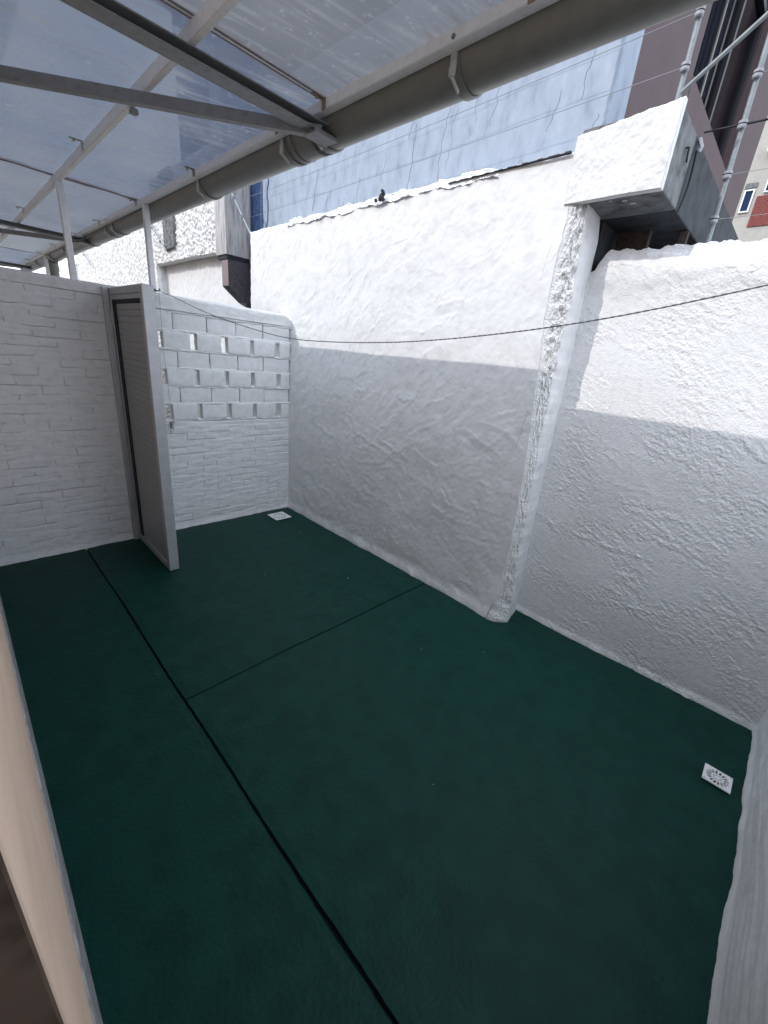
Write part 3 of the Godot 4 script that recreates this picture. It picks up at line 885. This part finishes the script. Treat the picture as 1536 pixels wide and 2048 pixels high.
func build_lines() -> void:
	# clothes line from the hook beside the door to the end wall
	var t := thing("clothes_line", "grey braided clothes line sagging across the yard in front of the plaster wall", "clothes line", Vector3(-1.12, 1.83, 0.03))
	var pts := [Vector3(-1.118, 1.838, 0.035), Vector3(-1.094, 1.803, 0.228), Vector3(-1.052, 1.696, 0.74), Vector3(-1.009, 1.620, 1.259), Vector3(-0.981, 1.593, 1.598), Vector3(-0.943, 1.604, 2.065), Vector3(-0.91, 1.638, 2.46), Vector3(-0.873, 1.705, 2.911), Vector3(-0.84, 1.796, 3.309), Vector3(-0.80, 1.93, 3.79)]
	var cv := Curve3D.new()
	for i in pts.size():
		var d: Vector3 = (pts[mini(i + 1, pts.size() - 1)] - pts[maxi(i - 1, 0)]) / 6.0
		cv.add_point(pts[i] - t.position, -d, d)
	var path := []
	var L := cv.get_baked_length()
	for i in 161:
		path.append(cv.sample_baked(L * i / 160.0, true))
	var st := begin()
	for k in 2:                                       # two strands laid round each other
		var strand := []
		for i in 641:
			var p := cv.sample_baked(L * i / 640.0, true)
			var a := i * 0.9 + k * PI
			strand.append(p + Vector3(cos(a), sin(a), 0) * 0.0010)
		tube(st, strand, 0.0014, 5)
	obj("rope", st.commit(), M.rope, t)
	var h := begin()
	box(h, Vector3(-0.062, -0.004, -0.012), Vector3(0.004, 0.014, 0.004), 0.003)
	tube(h, [Vector3(-0.01, 0.004, 0.0), Vector3(0.02, 0.004, 0.006), Vector3(0.03, 0.012, 0.006), Vector3(0.026, 0.02, 0.006)], 0.005, 8)
	tube(h, [Vector3(-0.03, 0.005, -0.02), Vector3(-0.03, 0.005, 0.012)], 0.011, 10)
	obj("line_hook", h.commit(), M.brass, t)
	# knotted end of cord hanging down to a cleat
	var c := thing("pull_cord", "thin knotted cord hanging down the open brickwork beside the door edge", "cord", Vector3(-1.097, 1.82, 0.03))
	var hp := []
	var hr := []
	for i in 181:
		var y := -0.90 * i / 180.0
		hp.append(Vector3(0.004 * sin(y * 5.0) - y * 0.012, y, 0.004 * cos(y * 7.0)))
		hr.append(0.0016 + 0.0012 * maxf(0.0, sin(i * 1.4)))
	obj("cord", tube_mesh(hp, hr, 6), M.cord, c)
	var cl := begin()
	box(cl, Vector3(0.000, -0.945, -0.008), Vector3(0.012, -0.900, 0.006), 0.002)
	tube(cl, [Vector3(-0.004, -0.905, 0.0), Vector3(0.03, -0.902, 0.0)], 0.005, 8)
	tube(cl, [Vector3(0.012, -0.91, 0.0), Vector3(0.024, -0.935, 0.004), Vector3(0.018, -0.955, 0.004), Vector3(0.010, -0.945, 0.004)], 0.0025, 6)
	obj("cleat", cl.commit(), M.brass, c)
	var lp := []
	for i in 15:
		var a := TAU * i / 16.0
		lp.append(Vector3(0.010 + 0.007 * sin(a), -0.975 + 0.014 * cos(a), 0.0))
	obj("loose_loop", tube_mesh(lp, 0.0013, 5), M.cord, c)

func drain(called_label: String, at: Vector3, size: float) -> void:
	var t := thing("floor_drain", called_label, "drain", at)
	var k := size / 0.165
	var sump := begin()
	tube(sump, [Vector3(0, 0.0005, 0), Vector3(0, 0.004, 0)], 0.070 * k, 32)
	obj("sump", sump.commit(), M.joint, t)
	var c := CSGCombiner3D.new()
	c.name = "cover"
	t.add_child(c)
	var plate := CSGBox3D.new()
	plate.name = "plate"
	plate.size = Vector3(size, 0.005, size)
	plate.position.y = 0.0075
	plate.material = M.plastic
	c.add_child(plate)
	for ring in [[16, 0.053, 0.030, 0.0125], [8, 0.022, 0.009, 0.013]]:
		for i in ring[0]:
			var s := CSGBox3D.new()
			s.name = "slot"
			s.operation = CSGShape3D.OPERATION_SUBTRACTION
			s.size = Vector3(ring[2], 0.02, ring[3]) * k
			s.material = M.plastic
			var a: float = TAU * (i + 0.5) / ring[0]
			s.position = Vector3(cos(a) * ring[1] * k, 0.0075, sin(a) * ring[1] * k)
			s.rotation.y = -a if ring[0] == 16 else -a + 0.9
			c.add_child(s, true)
	for q in [[-1, -1], [1, 1]]:
		obj("screw", tube_mesh([Vector3(q[0] * size * 0.43, 0.010, q[1] * size * 0.43), Vector3(q[0] * size * 0.43, 0.0112, q[1] * size * 0.43)], 0.004 * k, 8), M.galv, t)

func build_drains() -> void:
	drain("larger white square floor drain in the far corner by the brick wall", Vector3(-0.226, 0.003, 0.199), 0.165)
	drain("smaller white square floor drain near the right edge by the end wall", Vector3(-0.250, 0.003, 3.700), 0.098)

func build_neighbours() -> void:
	# concrete beam that sticks out over the coarse wall
	var b := thing("concrete_beam", "thick white fronted concrete beam end with grey side jutting out above the coarse wall", "beam")
	var bs := Strokes.new(2.3, 2.28, 2.8, 2.66, 0.006)
	var br_ := RandomNumberGenerator.new()
	br_.seed = 4
	bs.lay(br_, 60, func(_z: float, _y: float) -> float: return 0.3, 0.05, 0.2, 0.02, 0.07, 0.0018, 0.0025)
	var front := func(u: float, v: float) -> Vector3:
		var z := lerpf(2.345, 2.757, u)
		var top := lerpf(2.578, 2.617, u) + 0.006 * n_mid.get_noise_1d(z * 14.0)
		var y := lerpf(2.318, top, v)
		return Vector3(-0.004 - n_low.get_noise_2d(z * 3.0, y * 3.0) * 0.006 - bs.at(z, y) - n_fbm.get_noise_2d(z * 24.0, y * 24.0) * 0.0018, y, z)
	obj("front_face", sheet(90, 64, front, Vector3(0.03, 0, 0)), M.beam, b)
	obj("body", box_mesh(Vector3(0.008, 2.324, 2.36), Vector3(0.300, 2.606, 2.752), 0.004), M.concrete, b)
	obj("tail", box_mesh(Vector3(0.3005, 2.323, 2.36), Vector3(3.2, 2.607, 2.751), 0.004), M.dark_concrete, b)
	obj("paint_spot", box_mesh(Vector3(0.08, 2.3225, 2.58), Vector3(0.092, 2.3238, 2.60), 0.0004), M.plastic, b)
	obj("paint_spot", box_mesh(Vector3(0.13, 2.3225, 2.60), Vector3(0.139, 2.3238, 2.625), 0.0004), M.plastic, b)
	obj("paint_spot", box_mesh(Vector3(0.06, 2.3225, 2.53), Vector3(0.066, 2.3238, 2.542), 0.0004), M.plastic, b)
	obj("iron_hook", tube_mesh([Vector3(0.19, 2.52, 2.752), Vector3(0.19, 2.52, 2.765), Vector3(0.19, 2.485, 2.768), Vector3(0.20, 2.47, 2.768)], 0.004, 6), M.black, b)
	# dark store under the beam
	var s := thing("store_wall", "dark wall in the gap under the concrete beam", "wall")
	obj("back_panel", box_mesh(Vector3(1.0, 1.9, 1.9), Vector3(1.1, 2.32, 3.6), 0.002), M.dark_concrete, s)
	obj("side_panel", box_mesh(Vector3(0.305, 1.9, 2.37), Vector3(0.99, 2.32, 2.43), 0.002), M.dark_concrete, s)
	for q in [[0.46, 2.46, 0.50, 2.62, 2.16, 2.30, "flat brown board lying in the dark gap under the beam, nearest the chipped corner"], [0.60, 2.72, 0.63, 2.76, 2.13, 2.315, "narrow upright brown board in the dark gap under the beam"]]:
		var w := obj("wooden_board", box_mesh(Vector3(q[0], q[4], q[1]), Vector3(q[2], q[5], q[3]), 0.003), M.wood, self)
		tag(w, q[6], "board", "boards under the beam")
	# pale blue weathered wall behind the plaster wall
	var w := thing("blue_wall", "pale blue weathered wall with dark cracks rising behind the plaster wall", "wall")
	var f := func(u: float, v: float) -> Vector3:
		var z := lerpf(-1.02, 2.312 + 0.010 * n_mid.get_noise_1d(v * 30.0), u)
		var y := lerpf(2.35, 3.75, v)
		return Vector3(0.315 - n_low.get_noise_2d(z * 1.0, y) * 0.006 - n_fbm.get_noise_2d(z * 7.0, y * 4.0) * 0.003, y, z)
	obj("rendered_face", sheet(200, 80, f, Vector3(0.03, 0, 0)), M.bluewall, w)
	obj("core", box_mesh(Vector3(0.335, -0.2, -1.46), Vector3(0.56, 3.74, 2.305), 0.004), M.bluewall, w)
	obj("blue_strip", box_mesh(Vector3(0.305, 2.2, -1.245), Vector3(0.334, 3.74, -1.022), 0.003), M.blue, w)
	obj("pale_strip", box_mesh(Vector3(0.310, 2.2, -1.459), Vector3(0.334, 3.74, -1.246), 0.003), M.cast, w)
	var crack_rng := RandomNumberGenerator.new()
	crack_rng.seed = 5
	var cracks := [[-0.90, 3.2, 0.75], [1.02, 3.05, 0.50], [1.28, 3.10, 0.58], [1.36, 3.05, 0.32], [0.45, 2.85, 0.26], [0.28, 2.74, 0.22], [2.26, 2.80, 0.22], [0.75, 2.95, 0.18], [0.05, 2.8, 0.16], [2.05, 2.95, 0.16]]
	for i in 9: cracks.append([crack_rng.randf_range(-0.6, 2.25), crack_rng.randf_range(2.62, 3.2), crack_rng.randf_range(0.05, 0.30)])
	for c in cracks:
		var path := []
		for i in 25:
			var y: float = c[1] - c[2] * i / 24.0
			var z: float = c[0] + 0.035 * n_fbm.get_noise_1d(y * 7.0 + c[0] * 40.0) - 0.05 * i / 24.0
			path.append(Vector3(0.3150 - n_low.get_noise_2d(z, y) * 0.006 - n_fbm.get_noise_2d(z * 7.0, y * 4.0) * 0.003, y, z))
		obj("crack", tube_mesh(path, crack_rng.randf_range(0.0011, 0.0026) if c[0] > -0.85 else 0.009, 4), M.crack if c[0] > -0.85 else M.blue, w)
	var spall := begin()
	box(spall, Vector3(0.306, 2.58, 2.24), Vector3(0.312, 2.70, 2.303), 0.003)
	obj("spalled_patch", spall.commit(), M.dark_concrete, w)
	# roughcast wall beyond the brick wall, with a recessed panel under a ledge
	var r := thing("roughcast_wall", "bright white roughcast wall seen beyond the low brick wall", "wall")
	var cast := func(z0: float, z1: float, y0: float, y1: float, x: float, amp: float, nu: int, nv: int) -> ArrayMesh:
		return sheet(nu, nv, func(u: float, v: float) -> Vector3:
			var z := lerpf(z0, z1, u)
			var y := lerpf(y0, y1, v)
			if v == 0.0: y += 0.02 * n_mid.get_noise_1d(z * 9.0)
			return Vector3(x - (n_fbm.get_noise_2d(z * 16.0, y * 16.0) + 0.5 * n_fbm.get_noise_2d(z * 40.0, y * 40.0)) * amp - n_low.get_noise_2d(z, y) * 0.01, y, z), Vector3(0.06, 0, 0))
	obj("upper_face", cast.call(-4.14, -1.47, 2.535, 3.6, 0.30, 0.030, 220, 90), M.cast, r)
	obj("left_face", cast.call(-9.3, -4.14, -0.1, 3.17, 0.30, 0.030, 260, 160), M.cast, r)
	obj("recessed_panel", cast.call(-4.2, -1.4, -0.1, 2.56, 0.43, 0.008, 120, 90), M.white, r)
	obj("ledge", box_mesh(Vector3(0.31, 2.545, -4.15), Vector3(0.60, 2.62, -1.47), 0.004), M.cast, r)
	obj("core", box_mesh(Vector3(0.47, -0.2, -9.25), Vector3(0.7, 3.15, -1.47), 0.004), M.cast, r)
	obj("core", box_mesh(Vector3(0.34, -0.2, -9.25), Vector3(0.465, 3.12, -4.16), 0.004), M.cast, r)
	obj("grey_patch", cast.call(-3.66, -3.29, 2.68, 3.6, 0.262, 0.010, 30, 70), M.concrete, r)
	var lw := thing("distant_wall", "plain white wall far away beyond the end of the roughcast wall", "wall")
	obj("wall_face", box_mesh(Vector3(0.2, -0.2, -19.0), Vector3(0.5, 2.9, -9.4), 0.01), M.cast, lw)
	# flue duct with sooty hood
	var d := thing("flue_duct", "square galvanised flue duct with a dark sooty hood beyond the brick wall", "duct")
	obj("duct", box_mesh(Vector3(0.0, 2.389, -1.44), Vector3(0.27, 3.9, -1.20), 0.004), M.zinc, d)
	obj("collar", box_mesh(Vector3(0.012, 2.350, -1.425), Vector3(0.262, 2.388, -1.212), 0.002), M.gasket, d)
	var hood := begin()
	prism(hood, PackedVector2Array([Vector2(0.022, 2.10), Vector2(0.20, 1.965), Vector2(0.275, 1.935), Vector2(0.275, 2.349), Vector2(0.022, 2.349)]), -1.36, -1.214)
	obj("hood", hood.commit(), M.soot, d)
	obj("hood_side", box_mesh(Vector3(0.0185, 2.105, -1.358), Vector3(0.0215, 2.345, -1.217), 0.001), M.hood, d)
	obj("drip_spout", tube_mesh([Vector3(0.25, 1.945, -1.25), Vector3(0.285, 1.895, -1.24)], [0.03, 0.018], 10), M.soot, d)
	obj("side_pipe", tube_mesh([Vector3(0.262, 1.9, -1.13), Vector3(0.262, 2.60, -1.13)], 0.022, 10), M.blue, d)
	# mauve brown block with a tall dark window
	var br := thing("brown_building", "tall mauve brown building with one dark tall window behind the concrete beam", "building", Vector3(0.9, -3, 1.5))
	obj("wall", box_mesh(Vector3(0, 0, -6.0), Vector3(3.18, 17, 0), 0.02), M.brown, br)
	obj("wall", box_mesh(Vector3(6.00, 0, -6.0), Vector3(7.57, 17, 0), 0.02), M.brown, br)
	obj("wall", box_mesh(Vector3(3.181, 0, -6.0), Vector3(5.999, 7.76, 0.001), 0.02), M.brown, br)
	obj("wall", box_mesh(Vector3(3.181, 12.5, -6.0), Vector3(5.999, 17, 0.001), 0.02), M.brown, br)
	obj("window_back", box_mesh(Vector3(3.182, 7.761, -1.0), Vector3(5.998, 12.499, -0.9), 0), M.curtain, br)
	var fr := begin()
	for x in [3.182, 4.72, 5.92]: box(fr, Vector3(x, 7.761, -0.22), Vector3(x + 0.075, 12.499, -0.12), 0.004)
	for y in [7.762, 9.55, 12.42]: box(fr, Vector3(3.26, y, -0.219), Vector3(5.92, y + 0.08, -0.121), 0.004)
	obj("window_frame", fr.commit(), M.frame_dark, br)
	obj("window_pane", box_mesh(Vector3(3.26, 7.85, -0.175), Vector3(4.715, 12.41, -0.17), 0), M.glass, br)
	obj("window_pane", box_mesh(Vector3(4.80, 7.85, -0.175), Vector3(5.915, 12.41, -0.17), 0), M.glass, br)
	var br_rng := RandomNumberGenerator.new()
	br_rng.seed = 21
	for q in [[3.36, 8.7, 12.4, 0.05], [3.56, 9.0, 12.4, 0.05], [3.78, 9.4, 12.4, 0.04], [4.95, 8.0, 10.6, 0.05], [5.3, 8.2, 12.0, 0.06], [3.95, 7.9, 9.9, 0.09], [4.12, 7.9, 9.3, 0.06], [4.30, 9.3, 11.4, 0.10], [4.48, 9.6, 11.2, 0.06]]:
		obj("blind_slat", box_mesh(Vector3(q[0], q[1], -0.40), Vector3(q[0] + q[3], q[2], -0.38), 0.003), M.blind, br)
	var folds := begin()
	for i in 26:
		var x := 3.3 + i * 0.102
		box(folds, Vector3(x, 7.8, -0.62 + 0.06 * (i % 2)), Vector3(x + 0.06, 12.4, -0.55 + 0.06 * (i % 2)), 0.012)
	obj("curtain", folds.commit(), M.curtain, br)
	# cream and red brick block further away
	var cr := thing("cream_building", "distant cream building with a red brick panel at the right edge", "building", Vector3(25, -3, 0))
	obj("wall", box_mesh(Vector3(0, 0, -14), Vector3(8, 24, 8), 0.02), M.cream, cr)
	var bp := begin()
	box(bp, Vector3(-0.05, 11.76, -0.90), Vector3(-0.001, 12.95, 1.9), 0.01)
	obj("brick_panel", bp.commit(), M.redbrick, cr)
	for q in [[-1.42, -1.05, 12.36, 13.24], [-0.72, 0.4, 13.05, 14.0], [-0.95, 0.4, 15.0, 16.0]]:
		var wf := begin()
		box(wf, Vector3(-0.10, q[2], q[0]), Vector3(-0.002, q[3], q[0] + 0.05), 0.004)
		box(wf, Vector3(-0.10, q[2], q[1] - 0.05), Vector3(-0.002, q[3], q[1]), 0.004)
		box(wf, Vector3(-0.10, q[2], q[0] + 0.051), Vector3(-0.002, q[2] + 0.05, q[1] - 0.051), 0.004)
		box(wf, Vector3(-0.10, q[3] - 0.05, q[0] + 0.051), Vector3(-0.002, q[3], q[1] - 0.051), 0.004)
		var win := obj("window", wf.commit(), M.white_frame, cr)
		obj("pane", box_mesh(Vector3(-0.04, q[2] + 0.051, q[0] + 0.051), Vector3(-0.003, q[3] - 0.051, q[1] - 0.051), 0), M.solid_glass, win)
	obj("window_head", box_mesh(Vector3(-0.06, 13.30, -1.45), Vector3(-0.001, 13.50, -1.02), 0.01), M.concrete, cr)
	obj("wall_box", box_mesh(Vector3(-0.5, 14.45, -1.05), Vector3(-0.001, 14.85, -0.70), 0.03), M.white_frame, cr)

func fence_post(label: String, foot: Vector3, head: Vector3, knobs: Array) -> void:
	var t := thing("fence_post", label, "fence post", foot, "electric fence posts")
	obj("pole", tube_mesh([Vector3.ZERO, head - foot], 0.0105, 8), M.post, t)
	for k in knobs:
		var p: Vector3 = (head - foot) * k
		var o := Vector3(-0.012, 0, 0)
		obj("insulator", tube_mesh([p + o + Vector3(0, -0.014, 0), p + o + Vector3(0, -0.012, 0), p + o + Vector3(0, -0.003, 0), p + o + Vector3(0, 0.003, 0), p + o + Vector3(0, 0.012, 0), p + o + Vector3(0, 0.014, 0)], [0.010, 0.017, 0.017, 0.017, 0.017, 0.010], 10), M.insulator, t)
		obj("insulator_slot", tube_mesh([p + o + Vector3(0, -0.002, 0), p + o + Vector3(0, 0.002, 0)], 0.0176, 10), M.gasket, t)

func wire(label: String, pts: Array, sag: float, r := 0.0016) -> void:
	var t := thing("fence_wire", label, "wire", pts[0], "electric fence wires")
	var path := []
	for s in pts.size() - 1:
		var n := 14
		for i in range(0 if s == 0 else 1, n + 1):
			var u := float(i) / n
			var p: Vector3 = pts[s].lerp(pts[s + 1], u)
			p.y -= sag * 4.0 * u * (1.0 - u)
			path.append(p - pts[0])
	obj("strand", tube_mesh(path, r, 5), M.wire, t)

func build_fence() -> void:
	fence_post("fence post standing on the concrete beam in front of the brown building", Vector3(0.10, 2.60, 2.695), Vector3(0.10, 3.42, 2.69), [0.196, 0.396, 0.60, 0.80])
	fence_post("fence post standing on the coarse wall at the right edge", Vector3(0.35, 2.14, 2.912), Vector3(0.35, 3.12, 2.892), [0.14, 0.31, 0.49, 0.66, 0.85])
	fence_post("fence post leaning on the far end of the plaster wall by the flue duct", Vector3(0.02, 2.52, -0.73), Vector3(0.02, 2.98, -1.16), [0.34, 0.71])
	fence_post("fence post leaning on the roughcast wall ledge beside the grey patch", Vector3(0.24, 2.66, -3.53), Vector3(0.24, 3.18, -4.30), [0.24, 0.62])
	fence_post("small fence post leaning at the far left on the roughcast wall", Vector3(0.24, 2.75, -7.8), Vector3(0.24, 3.18, -8.6), [0.5])
	var hs := [2.76, 2.925, 3.09, 3.255]
	var ls := [[2.68, -0.88], [2.845, -1.03], [3.0, -1.18], [3.1, -1.3]]
	for i in 4:
		wire(["lowest long fence wire crossing in front of the pale blue wall", "second lowest long fence wire crossing in front of the pale blue wall", "third long fence wire from below in front of the pale blue wall", "topmost long fence wire near the gutter in front of the pale blue wall"][i],
			[Vector3(0.075, ls[i][0], ls[i][1]), Vector3(0.086, hs[i], 2.695)], 0.012 + 0.004 * i)
	for i in 5:
		var y: float = 2.14 + 0.98 * [0.14, 0.31, 0.49, 0.66, 0.85][i]
		wire(["lowest fence wire running right from the post on the coarse wall", "second fence wire from below running right from the post on the coarse wall", "middle fence wire running right from the post on the coarse wall", "fourth fence wire from below running right from the post on the coarse wall", "topmost fence wire running right from the post on the coarse wall"][i],
			[Vector3(0.338, y, 2.90), Vector3(0.33, y + 0.01, 5.2)], 0.01, 0.0012)
	var st := thing("fence_stay", "pale slanting stay rod rising right from the fence post on the beam", "rod", Vector3(0.10, 2.66, 2.69))
	obj("rod", tube_mesh([Vector3(0, 0.015, 0), Vector3(0, 0.77, 1.02)], 0.0085, 8), M.post, st)
	var cb := thing("black_cable", "black cable running from the beam edge off to the right", "cable", Vector3(0.34, 2.625, 2.765))
	var p := []
	for i in 13: p.append(Vector3(0.0, 0.05 * i / 12.0 - 0.03 * sin(PI * i / 12.0), 1.6 * i / 12.0))
	obj("cable_run", tube_mesh(p, 0.0042, 6), M.black, cb)
	obj("clamp", tube_mesh([Vector3(0.0, -0.02, -0.01), Vector3(0.004, -0.05, 0.005), Vector3(-0.004, -0.075, 0.002)], 0.009, 8), M.insulator, cb)
	var hang := thing("drooping_cable", "black cable hanging down the grey side of the concrete beam", "cable", Vector3(0.34, 2.60, 2.765))
	p = []
	for i in 13:
		var u := i / 12.0
		p.append(Vector3(-0.03 + 0.035 * sin(u * PI) - 0.02 * u, -0.05 - 0.25 * u, 0.0))
	obj("cable_run", tube_mesh(p, 0.0048, 6), M.black, hang)
